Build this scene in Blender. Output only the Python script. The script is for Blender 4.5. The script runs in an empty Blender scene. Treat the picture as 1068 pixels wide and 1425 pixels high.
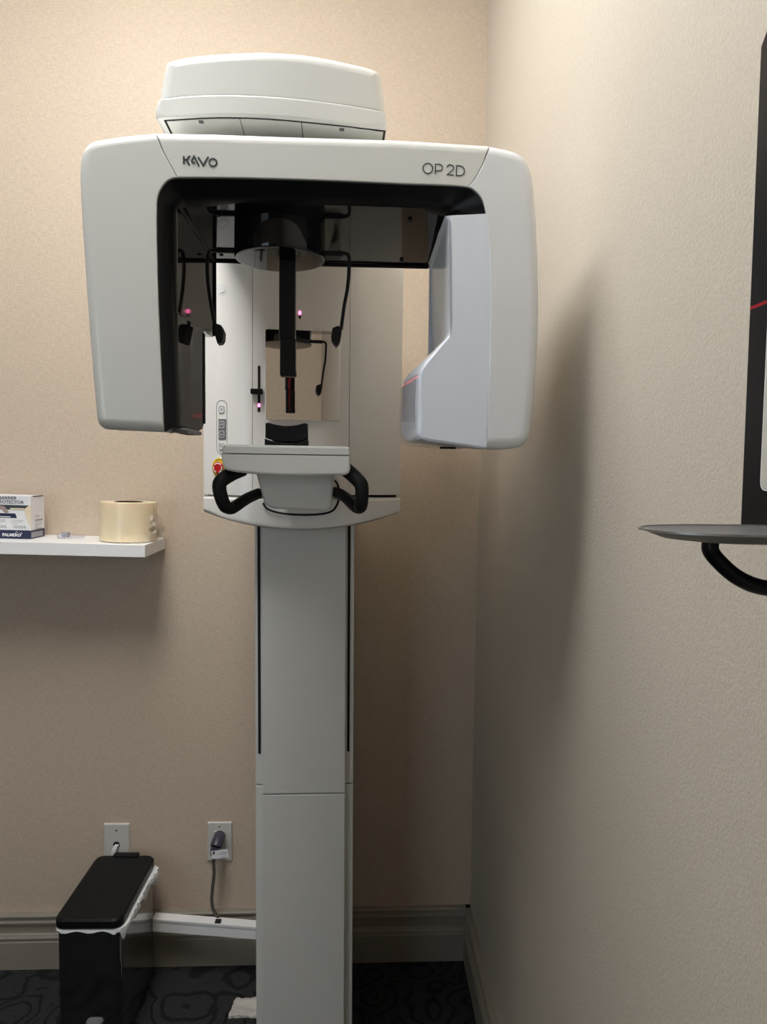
import bpy, bmesh, math, random
from mathutils import Vector, Matrix
from mathutils.geometry import delaunay_2d_cdt
random.seed(7)
C = bpy.context.scene.collection
R = math.radians
H = 1.45                      # eye height: builders below give z relative to the eye, obj() adds H

# ------------------------------------------------------------------ camera
cam_d = bpy.data.cameras.new('camera'); cam = bpy.data.objects.new('camera', cam_d); C.objects.link(cam)
rt, up, fw = Vector((.99950959, -.02893319, .01197677)), Vector((-.01018328, .06135833, .99806385)), Vector((.02961205, .99769636, -.0610336))
cam.matrix_world = Matrix(((rt.x, up.x, -fw.x, 0), (rt.y, up.y, -fw.y, 0), (rt.z, up.z, -fw.z, H), (0, 0, 0, 1)))
cam_d.sensor_fit = 'VERTICAL'; cam_d.sensor_height = 24.0; cam_d.lens = 24.0 * 1000 / 1425
cam_d.clip_start = 0.02
bpy.context.scene.camera = cam

# ------------------------------------------------------------------ world, exposure
wd = bpy.data.worlds.new('world'); bpy.context.scene.world = wd; wd.use_nodes = True
wd.node_tree.nodes['Background'].inputs[0].default_value = (.8, .85, 1, 1)
wd.node_tree.nodes['Background'].inputs[1].default_value = 0.3
vs = bpy.context.scene.view_settings
vs.view_transform = 'Standard'; vs.look = 'None'; vs.gamma = 1; vs.use_curve_mapping = False
vs.exposure = 0.0
CEIL_LIGHT = 20.5             # diffuser of the ceiling panel over the machine
WINDOW_LIGHT = 2.9            # daylight behind the window

# ------------------------------------------------------------------ materials
def mat(name, col, rough=.5, metal=0, coat=0, spec=.5, sss=0, emit=None, estr=1, trans=0, bump=None, var=None):
    m = bpy.data.materials.new(name); m.use_nodes = True; nt = m.node_tree; b = nt.nodes['Principled BSDF']
    b.inputs['Base Color'].default_value = (*col, 1); b.inputs['Roughness'].default_value = rough
    b.inputs['Metallic'].default_value = metal; b.inputs['Coat Weight'].default_value = coat
    b.inputs['Specular IOR Level'].default_value = spec
    b.inputs['Transmission Weight'].default_value = trans
    if sss: b.inputs['Subsurface Weight'].default_value = sss; b.inputs['Subsurface Scale'].default_value = .02
    if emit: b.inputs['Emission Color'].default_value = (*emit, 1); b.inputs['Emission Strength'].default_value = estr
    if bump or var:
        tc = nt.nodes.new('ShaderNodeTexCoord'); n = nt.nodes.new('ShaderNodeTexNoise')
        n.inputs['Scale'].default_value = (bump or var)[0]; n.inputs['Detail'].default_value = 3
        nt.links.new(tc.outputs['Object'], n.inputs['Vector'])
        if bump:
            bp = nt.nodes.new('ShaderNodeBump'); bp.inputs['Strength'].default_value = bump[1]; bp.inputs['Distance'].default_value = bump[2]
            nt.links.new(n.outputs['Fac'], bp.inputs['Height']); nt.links.new(bp.outputs['Normal'], b.inputs['Normal'])
        if var:
            mx = nt.nodes.new('ShaderNodeMix'); mx.data_type = 'RGBA'
            mx.inputs['A'].default_value = (*col, 1); mx.inputs['B'].default_value = (*[c * var[1] for c in col], 1)
            nt.links.new(n.outputs['Fac'], mx.inputs['Factor']); nt.links.new(mx.outputs['Result'], b.inputs['Base Color'])
    return m

def fabric_wall(name, a, c, horiz, su, sv, strength, rough=.55):
    """woven vinyl wall covering: two stretched noises crossed, as colour and relief; horiz = axis along the wall"""
    m = bpy.data.materials.new(name); m.use_nodes = True; nt = m.node_tree; b = nt.nodes['Principled BSDF']; L = nt.links.new
    b.inputs['Roughness'].default_value = rough; b.inputs['Specular IOR Level'].default_value = .35
    tc = nt.nodes.new('ShaderNodeTexCoord'); outs = []
    for k in (0, 1):
        mp = nt.nodes.new('ShaderNodeMapping'); L(tc.outputs['Object'], mp.inputs['Vector'])
        h, v = (su, sv) if k == 0 else (sv, su)
        mp.inputs['Scale'].default_value = (h, 1, v) if horiz == 'x' else (1, h, v)
        n = nt.nodes.new('ShaderNodeTexNoise'); n.inputs['Scale'].default_value = 1; n.inputs['Detail'].default_value = 2
        L(mp.outputs['Vector'], n.inputs['Vector']); outs.append(n.outputs['Fac'])
    ad = nt.nodes.new('ShaderNodeMath'); ad.operation = 'ADD'; L(outs[0], ad.inputs[0]); L(outs[1], ad.inputs[1])
    rp = nt.nodes.new('ShaderNodeMapRange'); rp.inputs['From Min'].default_value = .75; rp.inputs['From Max'].default_value = 1.25
    L(ad.outputs[0], rp.inputs['Value'])
    mx = nt.nodes.new('ShaderNodeMix'); mx.data_type = 'RGBA'; mx.inputs['A'].default_value = (*a, 1); mx.inputs['B'].default_value = (*c, 1)
    L(rp.outputs[0], mx.inputs['Factor']); L(mx.outputs['Result'], b.inputs['Base Color'])
    bp = nt.nodes.new('ShaderNodeBump'); bp.inputs['Strength'].default_value = strength; bp.inputs['Distance'].default_value = .002
    L(ad.outputs[0], bp.inputs['Height']); L(bp.outputs['Normal'], b.inputs['Normal'])
    return m

def carpet_mat():
    m = bpy.data.materials.new('carpet'); m.use_nodes = True; nt = m.node_tree; b = nt.nodes['Principled BSDF']; L = nt.links.new
    b.inputs['Roughness'].default_value = .95; b.inputs['Specular IOR Level'].default_value = .1
    tc = nt.nodes.new('ShaderNodeTexCoord')
    nz = nt.nodes.new('ShaderNodeTexNoise'); nz.inputs['Scale'].default_value = 7; L(tc.outputs['Object'], nz.inputs['Vector'])
    mv = nt.nodes.new('ShaderNodeVectorMath'); mv.operation = 'MULTIPLY_ADD'
    L(nz.outputs['Color'], mv.inputs[0]); mv.inputs[1].default_value = (.12, .12, 0); L(tc.outputs['Object'], mv.inputs[2])
    vo = nt.nodes.new('ShaderNodeTexVoronoi'); vo.inputs['Scale'].default_value = 8; L(mv.outputs[0], vo.inputs['Vector'])
    s = nt.nodes.new('ShaderNodeMath'); s.operation = 'MULTIPLY'; s.inputs[1].default_value = 26; L(vo.outputs['Distance'], s.inputs[0])
    sn = nt.nodes.new('ShaderNodeMath'); sn.operation = 'SINE'; L(s.outputs[0], sn.inputs[0])
    rp = nt.nodes.new('ShaderNodeMapRange'); rp.inputs['From Min'].default_value = .35; rp.inputs['From Max'].default_value = .8; L(sn.outputs[0], rp.inputs['Value'])
    fn = nt.nodes.new('ShaderNodeTexNoise'); fn.inputs['Scale'].default_value = 260; L(tc.outputs['Object'], fn.inputs['Vector'])
    mx = nt.nodes.new('ShaderNodeMix'); mx.data_type = 'RGBA'; mx.inputs['A'].default_value = (.033, .034, .035, 1); mx.inputs['B'].default_value = (.015, .0155, .0165, 1)
    L(rp.outputs[0], mx.inputs['Factor'])
    m2 = nt.nodes.new('ShaderNodeMix'); m2.data_type = 'RGBA'; m2.blend_type = 'MULTIPLY'; m2.inputs['Factor'].default_value = .8
    cr = nt.nodes.new('ShaderNodeMapRange'); cr.inputs['From Min'].default_value = .3; cr.inputs['From Max'].default_value = .7; cr.inputs['To Min'].default_value = .35; cr.inputs['To Max'].default_value = 1.5
    L(fn.outputs['Fac'], cr.inputs['Value']); L(mx.outputs['Result'], m2.inputs['A']); L(cr.outputs[0], m2.inputs['B'])
    L(m2.outputs['Result'], b.inputs['Base Color'])
    bp = nt.nodes.new('ShaderNodeBump'); bp.inputs['Strength'].default_value = .8; bp.inputs['Distance'].default_value = .004
    L(fn.outputs['Fac'], bp.inputs['Height']); L(bp.outputs['Normal'], b.inputs['Normal'])
    return m

def film_mat(name, tint=(.97, .98, 1), gloss=.12, crinkle=0):
    """thin clear film: mostly passes light straight, with a glossy skin"""
    m = bpy.data.materials.new(name); m.use_nodes = True; nt = m.node_tree; L = nt.links.new
    for n in list(nt.nodes): nt.nodes.remove(n)
    o = nt.nodes.new('ShaderNodeOutputMaterial'); t = nt.nodes.new('ShaderNodeBsdfTransparent'); t.inputs[0].default_value = (*tint, 1)
    g = nt.nodes.new('ShaderNodeBsdfGlossy'); g.inputs['Roughness'].default_value = .06
    f = nt.nodes.new('ShaderNodeFresnel'); f.inputs[0].default_value = 1.35
    a = nt.nodes.new('ShaderNodeMath'); a.operation = 'MULTIPLY_ADD'; a.use_clamp = True; a.inputs[1].default_value = .35; a.inputs[2].default_value = gloss
    x = nt.nodes.new('ShaderNodeMixShader')
    L(f.outputs[0], a.inputs[0]); L(a.outputs[0], x.inputs[0]); L(t.outputs[0], x.inputs[1]); L(g.outputs[0], x.inputs[2]); L(x.outputs[0], o.inputs[0])
    if crinkle:
        tc = nt.nodes.new('ShaderNodeTexCoord'); n = nt.nodes.new('ShaderNodeTexNoise'); n.inputs['Scale'].default_value = crinkle
        L(tc.outputs['Object'], n.inputs['Vector'])
        bp = nt.nodes.new('ShaderNodeBump'); bp.inputs['Strength'].default_value = .5; bp.inputs['Distance'].default_value = .01
        L(n.outputs['Fac'], bp.inputs['Height']); L(bp.outputs['Normal'], g.inputs['Normal']); L(bp.outputs['Normal'], f.inputs['Normal'])
    return m

M = dict(
    white=mat('white_enamel', (.71, .715, .69), .28, coat=.25),
    daylit=mat('daylit_white_enamel', (.79, .85, .95), .3, coat=.2),  # plain white plastic with the bluish window light painted in
    pale_daylit=mat('pale_daylit_enamel', (.79, .81, .835), .28, coat=.25),  # right cover's white, brightened and blued in colour for the daylight on it
    body=mat('warm_white_enamel', (.85, .825, .79), .3, coat=.2),
    column=mat('column_enamel', (.72, .72, .69), .38, bump=(900, .08, .0006)),
    gloss=mat('gloss_black', (.009, .009, .010), .06, coat=.15),
    drum=mat('drum_black', (.006, .006, .007), .07, spec=.28),
    black=mat('satin_black', (.006, .006, .007), .36, spec=.2),
    rubber=mat('black_rubber', (.006, .006, .007), .5, spec=.22),
    slot=mat('slot_black', (.004, .004, .004), .8),
    ink=mat('dark_ink', (.035, .045, .05), .5),
    mirror=mat('mirror_glass', (.93, .93, .92), .012, metal=1),
    chrome=mat('dark_chrome', (.30, .30, .31), .10, metal=1, var=(6, .8)),
    rim=mat('bright_metal', (.8, .8, .8), .2, metal=1),
    wall=fabric_wall('woven_vinyl', (.53, .433, .335), (.61, .508, .402), 'x', 330, 60, .4),
    wallr=fabric_wall('stippled_vinyl', (.535, .483, .41), (.59, .537, .46), 'y', 380, 240, .22, rough=.5),
    ceiling=mat('ceiling_white', (.8, .79, .76), .8, bump=(160, .3, .003)),
    low_bounce=mat('dark_bounce_cutter', (.22, .17, .12), .6),  # unseen left wall, darkened so it bounces little light into the scene
    base=mat('taupe_paint', (.28, .25, .205), .5),
    carpet=carpet_mat(),
    shelf=mat('shelf_laminate', (.88, .88, .885), .35),
    card=mat('white_card', (.80, .80, .84), .5),
    navy=mat('navy_print', (.010, .013, .055), .5),
    cream=mat('cream_card', (.75, .65, .48), .6),
    greyp=mat('grey_print', (.32, .32, .36), .6),
    skin=mat('glove_print', (.36, .27, .24), .6),
    tape=mat('cream_film_roll', (.89, .755, .52), .3, sss=.25, coat=.3),
    film=film_mat('clear_film', gloss=.13),
    sleeve=film_mat('sleeve_film', (.95, .97, 1), .05),
    clear=film_mat('clear_plastic', (.95, .95, .97), .04),
    plate=mat('plate_plastic', (.62, .60, .56), .4),
    plug=mat('plug_rubber', (.055, .045, .075), .4),
    core=mat('brown_core', (.035, .022, .015), .8),
    traygrey=mat('tray_grey', (.10, .10, .107), .4),
    dullrim=mat('dull_metal', (.42, .42, .42), .45, metal=1),
    cord=mat('grey_cord', (.085, .075, .065), .6),
    tag=mat('paper_tag', (.85, .85, .87), .7),
    bag=mat('white_bag', (.82, .84, .86), .45),
    cloth=mat('white_cloth', (.66, .62, .57), .95, bump=(240, .9, .006)),
    yellow=mat('safety_yellow', (.80, .58, .03), .45),
    red=mat('stop_red', (.52, .016, .012), .28),
    pad=mat('button_grey', (.17, .17, .18), .45),
    btn=mat('button_white', (.78, .78, .78), .4),
    pink=mat('laser_glow', (1, .2, .4), .5, emit=(1, .16, .42), estr=4),
    pane=mat('panel_glass', (.55, .53, .47), .12),
    diff=mat('lamp_diffuser', (.9, .9, .9), .5, emit=(1, .99, .965), estr=CEIL_LIGHT),
    day=mat('daylight_curtain', (.8, .85, .9), .6, emit=(.72, .87, 1), estr=WINDOW_LIGHT),
    door=mat('door_wood', (.20, .13, .08), .4),
    curt=mat('grey_curtain', (.16, .20, .24), .8),
)

# ------------------------------------------------------------------ builders
def smooth_by_angle(bm, ang=.6):
    for f in bm.faces: f.smooth = True
    for e in bm.edges:
        e.smooth = not (len(e.link_faces) == 2 and e.calc_face_angle(0) > ang)

def obj(name, bm, m, parent=None, dz=H, ang=.6):
    bmesh.ops.recalc_face_normals(bm, faces=bm.faces); smooth_by_angle(bm, ang)
    if dz: bmesh.ops.translate(bm, verts=bm.verts, vec=(0, 0, dz))
    me = bpy.data.meshes.new(name); bm.to_mesh(me); bm.free()
    if m: me.materials.append(M[m] if isinstance(m, str) else m)
    o = bpy.data.objects.new(name, me); C.objects.link(o)
    wn = o.modifiers.new('weighted_normal', 'WEIGHTED_NORMAL'); wn.keep_sharp = True; wn.weight = 80
    if parent: o.parent = parent
    return o

def tag(o, label=None, cat=None, group=None, kind=None):
    for k, v in (('label', label), ('category', cat), ('group', group), ('kind', kind)):
        if v: o[k] = v
    return o

def thing(name, label, cat, loc=(0, 0, 0), rz=0, group=None):
    o = bpy.data.objects.new(name, None); C.objects.link(o); o.location = loc; o.rotation_euler = (0, 0, rz)
    o.empty_display_size = .05
    return tag(o, label, cat, group)

def box(x0, x1, y0, y1, z0, z1, r=0, bm=None, seg=2):
    bm = bm or bmesh.new(); n = len(bm.verts)
    v = [bm.verts.new((x, y, z)) for x in (x0, x1) for y in (y0, y1) for z in (z0, z1)]
    fs = [bm.faces.new([v[i] for i in q]) for q in ((0, 1, 3, 2), (4, 6, 7, 5), (0, 4, 5, 1), (2, 3, 7, 6), (0, 2, 6, 4), (1, 5, 7, 3))]
    if r:
        bmesh.ops.bevel(bm, geom=list({e for f in fs for e in f.edges}), offset=r, segments=seg, affect='EDGES', profile=.5)
    return bm

def offset_poly(P, d):
    """polygon (x,z) moved inward edge by edge; d[i] = offset of the edge i -> i+1"""
    n = len(P); A = sum(P[i][0] * P[(i + 1) % n][1] - P[(i + 1) % n][0] * P[i][1] for i in range(n)); s = 1 if A > 0 else -1
    E = []
    for i in range(n):
        ax, az = P[i]; bx, bz = P[(i + 1) % n]; l = math.hypot(bx - ax, bz - az) or 1e-9
        E.append((-s * (bz - az) / l, s * (bx - ax) / l))
    out = []
    for i in range(n):
        n0, n1, d0, d1 = E[i - 1], E[i], d[i - 1], d[i]; det = n0[0] * n1[1] - n0[1] * n1[0]
        if abs(det) > .35:
            out.append((P[i][0] + (d0 * n1[1] - d1 * n0[1]) / det, P[i][1] + (n0[0] * d1 - n1[0] * d0) / det))
        else:
            mx, mz = n0[0] + n1[0], n0[1] + n1[1]; l = math.hypot(mx, mz) or 1; dd = (d0 + d1) / 2
            k = dd / max(.5, l / 2)
            out.append((P[i][0] + mx / l * k, P[i][1] + mz / l * k))
    # edges that turned round (inset larger than the corner): collapse each run onto the crossing of its good neighbours
    for _ in range(4):
        bad = [((out[(i + 1) % n][0] - out[i][0]) * (P[(i + 1) % n][0] - P[i][0]) + (out[(i + 1) % n][1] - out[i][1]) * (P[(i + 1) % n][1] - P[i][1])) < -1e-12 for i in range(n)]
        if not any(bad) or all(bad): break
        i0 = next(i for i in range(n) if bad[i] and not bad[i - 1]); i = i0; seen = 0
        while seen < n:
            if bad[i % n] and not bad[(i - 1) % n]:
                j = i
                while bad[j % n]: j += 1
                a, b = (i - 1) % n, j % n
                pa, pb = (P[a][0] + E[a][0] * d[a], P[a][1] + E[a][1] * d[a]), (P[b][0] + E[b][0] * d[b], P[b][1] + E[b][1] * d[b])
                ta, tb = (-E[a][1], E[a][0]), (-E[b][1], E[b][0]); det = ta[0] * tb[1] - ta[1] * tb[0]
                if abs(det) > .05:
                    u = ((pb[0] - pa[0]) * tb[1] - (pb[1] - pa[1]) * tb[0]) / det; q = (pa[0] + ta[0] * u, pa[1] + ta[1] * u)
                else: q = ((out[i % n][0] + out[j % n][0]) / 2, (out[i % n][1] + out[j % n][1]) / 2)
                for k in range(i, j + 1): out[k % n] = q
                seen += j - i; i = j
            else: i += 1; seen += 1
    return out

def soft_prism(P, y0, y1, r=.0, flags=None, rmin=.0012, back=.0, seg=6, bm=None, axis='y', rb=None):
    """outline (x,z) extruded y0 -> y1; flagged edges get a rounding of radius r at the front, the others rmin; back = extra inset of flagged edges at y1"""
    bm = bm or bmesh.new(); n = len(P); fl = flags or [True] * n
    R_ = list(r) if isinstance(r, list) else [(r if f else rmin) for f in fl]; layers = []
    for k in range(seg + 1):
        t = k / seg * math.pi / 2
        ins = [q * (1 - math.sin(t)) for q in R_]
        layers.append((offset_poly(P, ins), [r if False else 0] * n, t))
    ex = min(.0012, .5 * max(R_))      # flat margin inside the rounding keeps the cap's shading flat
    rows = [[(q[0], y0, q[1]) for q in offset_poly(P, [v + ex for v in R_])]]
    for Q, _, t in layers:
        row = []
        for i in range(n):
            q = max(R_[i], R_[i - 1]); row.append((Q[i][0], y0 + q * (1 - math.cos(t)), Q[i][1]))
        rows.append(row)
    e = rb if rb is not None else rmin
    Q = offset_poly(P, [back if f else 0 for f in fl]); rows.append([(q[0], y1 - e, q[1]) for q in Q])
    Q2 = offset_poly(P, [(back if f else 0) + e for f in fl]); rows.append([(q[0], y1, q[1]) for q in Q2])
    f_ = (lambda p: p) if axis == 'y' else (lambda p: (p[1], p[0], p[2]))     # axis 'x': outline is (y,z), extruded along x
    V = [[bm.verts.new(f_(p)) for p in row] for row in rows]
    for a, b in zip(V, V[1:]):
        for i in range(n):
            j = (i + 1) % n; bm.faces.new((a[i], a[j], b[j], b[i]))
    def cap(row):
        u = [v for k, v in enumerate(row) if (v.co - row[k - 1].co).length > 1e-6]
        if len(u) < 5: bm.faces.new(u); return
        q = [Vector((v.co.y, v.co.z)) if axis == 'x' else Vector((v.co.x, v.co.z)) for v in u]
        if sum(q[k - 1].x * q[k].y - q[k].x * q[k - 1].y for k in range(len(q))) < 0: q.reverse(); u.reverse()
        new = {}
        def extra(k, p):
            if k not in new: new[k] = bm.verts.new((u[0].co.x, p.x, p.y) if axis == 'x' else (p.x, u[0].co.y, p.y))
            return new[k]
        vo, _, fo, ov, _, _ = delaunay_2d_cdt(q, [], [list(range(len(q)))], 1, 1e-7)
        for f in fo:
            ids = [u[ov[k][0]] if ov[k] else extra(k, vo[k]) for k in f]
            if len(set(ids)) == 3 and not bm.faces.get(ids): bm.faces.new(ids)
    cap(V[0]); cap(V[-1])
    bmesh.ops.remove_doubles(bm, verts=bm.verts, dist=2e-6)
    return bm

def loft(rows, closed=True, caps=True, bm=None):
    bm = bm or bmesh.new(); V = [[bm.verts.new(p) for p in row] for row in rows]; n = len(rows[0])
    for a, b in zip(V, V[1:]):
        for i in range(n if closed else n - 1):
            j = (i + 1) % n; bm.faces.new((a[i], a[j], b[j], b[i]))
    if caps:
        cs = [bm.faces.new(V[0]), bm.faces.new(V[-1][::-1])]
        bmesh.ops.triangulate(bm, faces=cs, ngon_method='EAR_CLIP')
    return bm

def spline(pts, n=6):
    """smooth curve through the points (any dimension), tangents weighted by chord length so uneven spacing does not overshoot"""
    P = [Vector(p) for p in pts]; D = [max((b - a).length, 1e-9) for a, b in zip(P, P[1:])]; T, out = [], []
    for i in range(len(P)):
        if i == 0: T.append((P[1] - P[0]) / D[0])
        elif i == len(P) - 1: T.append((P[-1] - P[-2]) / D[-1])
        else: T.append((P[i + 1] - P[i - 1]) / (D[i - 1] + D[i]))
    for i in range(len(P) - 1):
        for k in range(n):
            t = k / n; h = t * t * (3 - 2 * t)
            out.append(P[i] * (1 - h) + P[i + 1] * h + T[i] * (D[i] * t * (1 - t) ** 2) + T[i + 1] * (D[i] * t * t * (t - 1)))
    return out + [P[-1]]

def tube(pts, r, n=12, bm=None, flat=1.0, sm=6):
    """swept round (or flattened) tube; r number or list"""
    P = spline(pts, sm) if sm else [Vector(p) for p in pts]
    rs = r if isinstance(r, (list, tuple)) else None; rows = []; up_ = None
    for i, p in enumerate(P):
        d = (P[min(i + 1, len(P) - 1)] - P[max(i - 1, 0)]).normalized()
        if up_ is None: up_ = Vector((0, 1, 0)) if abs(d.y) < .9 else Vector((1, 0, 0))
        s = d.cross(up_).normalized(); up_ = s.cross(d).normalized()
        q = r if not rs else rs[0] + (rs[-1] - rs[0]) * i / (len(P) - 1)
        rows.append([tuple(p + s * q * math.cos(2 * math.pi * k / n) + up_ * q * flat * math.sin(2 * math.pi * k / n)) for k in range(n)])
    return loft(rows, bm=bm)

def lathe(prof, cx=0, cy=0, n=48, bm=None):
    """profile of (r,z); r = 0 closes the end"""
    bm = bm or bmesh.new(); prev = None
    for r, z in prof:
        cur = [bm.verts.new((cx, cy, z))] if r < 1e-6 else [bm.verts.new((cx + r * math.cos(2 * math.pi * k / n), cy + r * math.sin(2 * math.pi * k / n), z)) for k in range(n)]
        if prev:
            for k in range(n):
                j = (k + 1) % n
                if len(prev) == 1 and len(cur) > 1: bm.faces.new((prev[0], cur[k], cur[j]))
                elif len(cur) == 1 and len(prev) > 1: bm.faces.new((prev[k], prev[j], cur[0]))
                elif len(cur) > 1: bm.faces.new((prev[k], prev[j], cur[j], cur[k]))
        prev = cur
    return bm

def turn(bm, mat_):
    bmesh.ops.transform(bm, matrix=mat_, verts=bm.verts); return bm

def disc(x, y, z, rx, rz, th, n=32, bm=None):
    """button facing -y: oval plate, rounded front rim"""
    bm = bm or bmesh.new(); P = [(x + rx * math.cos(2 * math.pi * k / n), z + rz * math.sin(2 * math.pi * k / n)) for k in range(n)]
    return soft_prism(P, y - th, y, min(th * .6, rx * .3), rmin=.0003, seg=3, bm=bm)

def rrect(x0, x1, z0, z1, r, n=5):
    P = []
    for cx, cz, a in ((x1 - r, z1 - r, 0), (x0 + r, z1 - r, 90), (x0 + r, z0 + r, 180), (x1 - r, z0 + r, 270)):
        for k in range(n + 1):
            t = R(a + 90 * k / n); P.append((cx + r * math.cos(t), cz + r * math.sin(t)))
    return P

def strokes(paths, w, y, th=.0004, bm=None):
    """lettering: ribbons of width w along (x,z) polylines, mitred, proud of the plane y"""
    bm = bm or bmesh.new()
    for P in paths:
        P = [Vector((p[0], p[1])) for p in P]; closed = (P[0] - P[-1]).length < 1e-6
        if closed: P = P[:-1]
        n = len(P); L_, R_ = [], []
        for i in range(n):
            a = P[i - 1] if (i > 0 or closed) else None; b = P[(i + 1) % n] if (i < n - 1 or closed) else None
            d0 = (P[i] - a).normalized() if a is not None else (b - P[i]).normalized()
            d1 = (b - P[i]).normalized() if b is not None else d0
            t = (d0 + d1).normalized(); nn = Vector((-t.y, t.x)); k = w / 2 / max(.5, nn.dot(Vector((-d0.y, d0.x))))
            L_.append(P[i] + nn * k); R_.append(P[i] - nn * k)
        V = [[bm.verts.new((q.x, yy, q.y)) for q in S] for S in (L_, R_) for yy in (y - th, y)]
        for i in range(n if closed else n - 1):
            j = (i + 1) % n
            bm.faces.new((V[0][i], V[0][j], V[2][j], V[2][i])); bm.faces.new((V[0][i], V[0][j], V[1][j], V[1][i])); bm.faces.new((V[2][i], V[2][j], V[3][j], V[3][i]))
            bm.faces.new((V[1][i], V[1][j], V[3][j], V[3][i]))
    return bm

def arc(cx, cz, rx, rz, a0, a1, n=16):
    return [(cx + rx * math.cos(R(a0 + (a1 - a0) * k / n)), cz + rz * math.sin(R(a0 + (a1 - a0) * k / n))) for k in range(n + 1)]

def text_mesh(s, size, m, parent, name, loc, rot, extrude=.0002, sx=1, bold=0):
    cu = bpy.data.curves.new(name, 'FONT'); cu.body = s; cu.size = size; cu.extrude = extrude; cu.align_x = 'CENTER'; cu.offset = bold; cu.resolution_u = 3
    t = bpy.data.objects.new('tmp', cu); C.objects.link(t)
    bpy.context.view_layer.update()
    me = bpy.data.meshes.new_from_object(t.evaluated_get(bpy.context.evaluated_depsgraph_get()))
    bpy.data.objects.remove(t); bpy.data.curves.remove(cu)
    me.transform(Matrix.Translation(loc) @ Matrix.Rotation(rot[2], 4, 'Z') @ Matrix.Rotation(rot[0], 4, 'X') @ Matrix.Diagonal((sx, 1, 1, 1)))
    me.materials.clear(); me.materials.append(M[m]); me.name = name
    o = bpy.data.objects.new(name, me); C.objects.link(o); o.parent = parent
    return o

# ------------------------------------------------------------------ the room
XL, XR, YF, CEIL = -2.6, .3325, -1.6, 2.95
WA = R(1.0)                                   # the back wall is a degree out of square
def wy(x): return 2.05 + (x - XR) * math.tan(WA)
def struct(name, bm, m, parent=None):
    o = obj(name, bm, m, parent, dz=0)
    if not parent: o['kind'] = 'structure'
    return o
def prism_xy(P, z0, z1):
    return loft([[(x, y, z0) for x, y in P], [(x, y, z1) for x, y in P]])
T_ = .1
struct('floor', prism_xy([(XL - T_, YF - T_), (XR + T_, YF - T_), (XR + T_, wy(XR) + T_), (XL - T_, wy(XL) + T_)], -.1, 0), 'carpet')
struct('ceiling', prism_xy([(XL - T_, YF - T_), (XR + T_, YF - T_), (XR + T_, wy(XR) + T_), (XL - T_, wy(XL) + T_)], CEIL, CEIL + .1), 'ceiling')
struct('wall_back', prism_xy([(XL - T_, wy(XL - T_)), (XR, wy(XR)), (XR, wy(XR) + T_), (XL - T_, wy(XL) + T_)], 0, CEIL), 'wall')
struct('wall_right', prism_xy([(XR, YF - T_), (XR + T_, YF - T_), (XR + T_, wy(XR) + T_), (XR, wy(XR) + T_)], 0, CEIL), 'wallr')
struct('wall_left', prism_xy([(XL - T_, YF), (XL, YF), (XL, wy(XL)), (XL - T_, wy(XL))], 0, CEIL), 'low_bounce')
struct('wall_front', prism_xy([(XL - T_, YF - T_), (XR, YF - T_), (XR, YF), (XL - T_, YF)], 0, CEIL), 'wall')
BP = [(0, 0), (.020, 0), (.020, .080), (.017, .084), (.0165, .087), (.021, .090), (.021, .094), (.018, .098), (.0175, .1015), (.012, .104),
      (.012, .128), (.0125, .131), (.018, .134), (.018, .138), (.015, .142), (.014, .150), (.019, .153), (.019, .157), (.016, .160), (0, .160)]
def baseboard(name, a, b, nrm):
    a, b, nrm = Vector(a), Vector(b), Vector(nrm).normalized()
    rows = [[tuple(Vector((p.x, p.y, 0)) + Vector((nrm.x, nrm.y, 0)) * d + Vector((0, 0, z))) for d, z in BP] for p in (a, b)]
    struct(name, loft(rows), 'base')
baseboard('baseboard_back', (XL, wy(XL)), (XR, wy(XR)), (math.sin(WA), -math.cos(WA)))
baseboard('baseboard_right', (XR, YF), (XR, wy(XR)), (-1, 0))
baseboard('baseboard_left', (XL, YF), (XL, wy(XL)), (1, 0))
# door and a curtained window behind the photographer, both out of frame (they light and reflect)
d = struct('door_1', box(-1.05, -.2, YF - .02, YF + .02, 0, 2.05, .004), 'door')
obj('door_handle', tube([(-.30, YF + .02, 1.0), (-.30, YF + .06, 1.0), (-.33, YF + .065, 1.0), (-.40, YF + .065, 1.0)], .009, 10), 'rim', d, dz=0)
for nm, q in (('trim_1', (-1.13, -1.05, 0, 2.13)), ('trim_2', (-.2, -.12, 0, 2.13)), ('trim_3', (-1.05, -.2, 2.05, 2.13))):
    struct(nm, box(q[0], q[1], YF - .02, YF + .03, q[2], q[3], .004), 'base')
wx0, wx1, wz0, wz1 = -2.3, -1.2, .85, 2.2
w = struct('window_1', box(wx0, wx1, YF - .004, YF + .012, wz0, wz1, .002), 'day')
fr = bmesh.new()
for q in ((wx0 - .06, wx0, wz0 - .06, wz1 + .06), (wx1, wx1 + .06, wz0 - .06, wz1 + .06), (wx0, wx1, wz0 - .06, wz0), (wx0, wx1, wz1, wz1 + .06), ((wx0 + wx1) / 2 - .02, (wx0 + wx1) / 2 + .02, wz0, wz1)): box(q[0], q[1], YF, YF + .03, q[2], q[3], .003, fr)
obj('window_frame', fr, 'plate', w, dz=0)
def ceiling_light(x, y, sx, sy, dep, m, label):
    """surface mounted fixture: white pan with a deep wrap-around lens"""
    t = thing('ceiling_light', label, 'light', (x, y, CEIL))
    obj('pan', box(-sx - .02, sx + .02, -sy - .02, sy + .02, -.03, 0, .004), 'shelf', t, dz=0)
    obj('lens', box(-sx, sx, -sy, sy, -dep, -.03, .02), m, t, dz=0)
ceiling_light(-.56, .90, .24, .46, .14, 'diff', 'wrap-around ceiling light over the x-ray machine')

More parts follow.
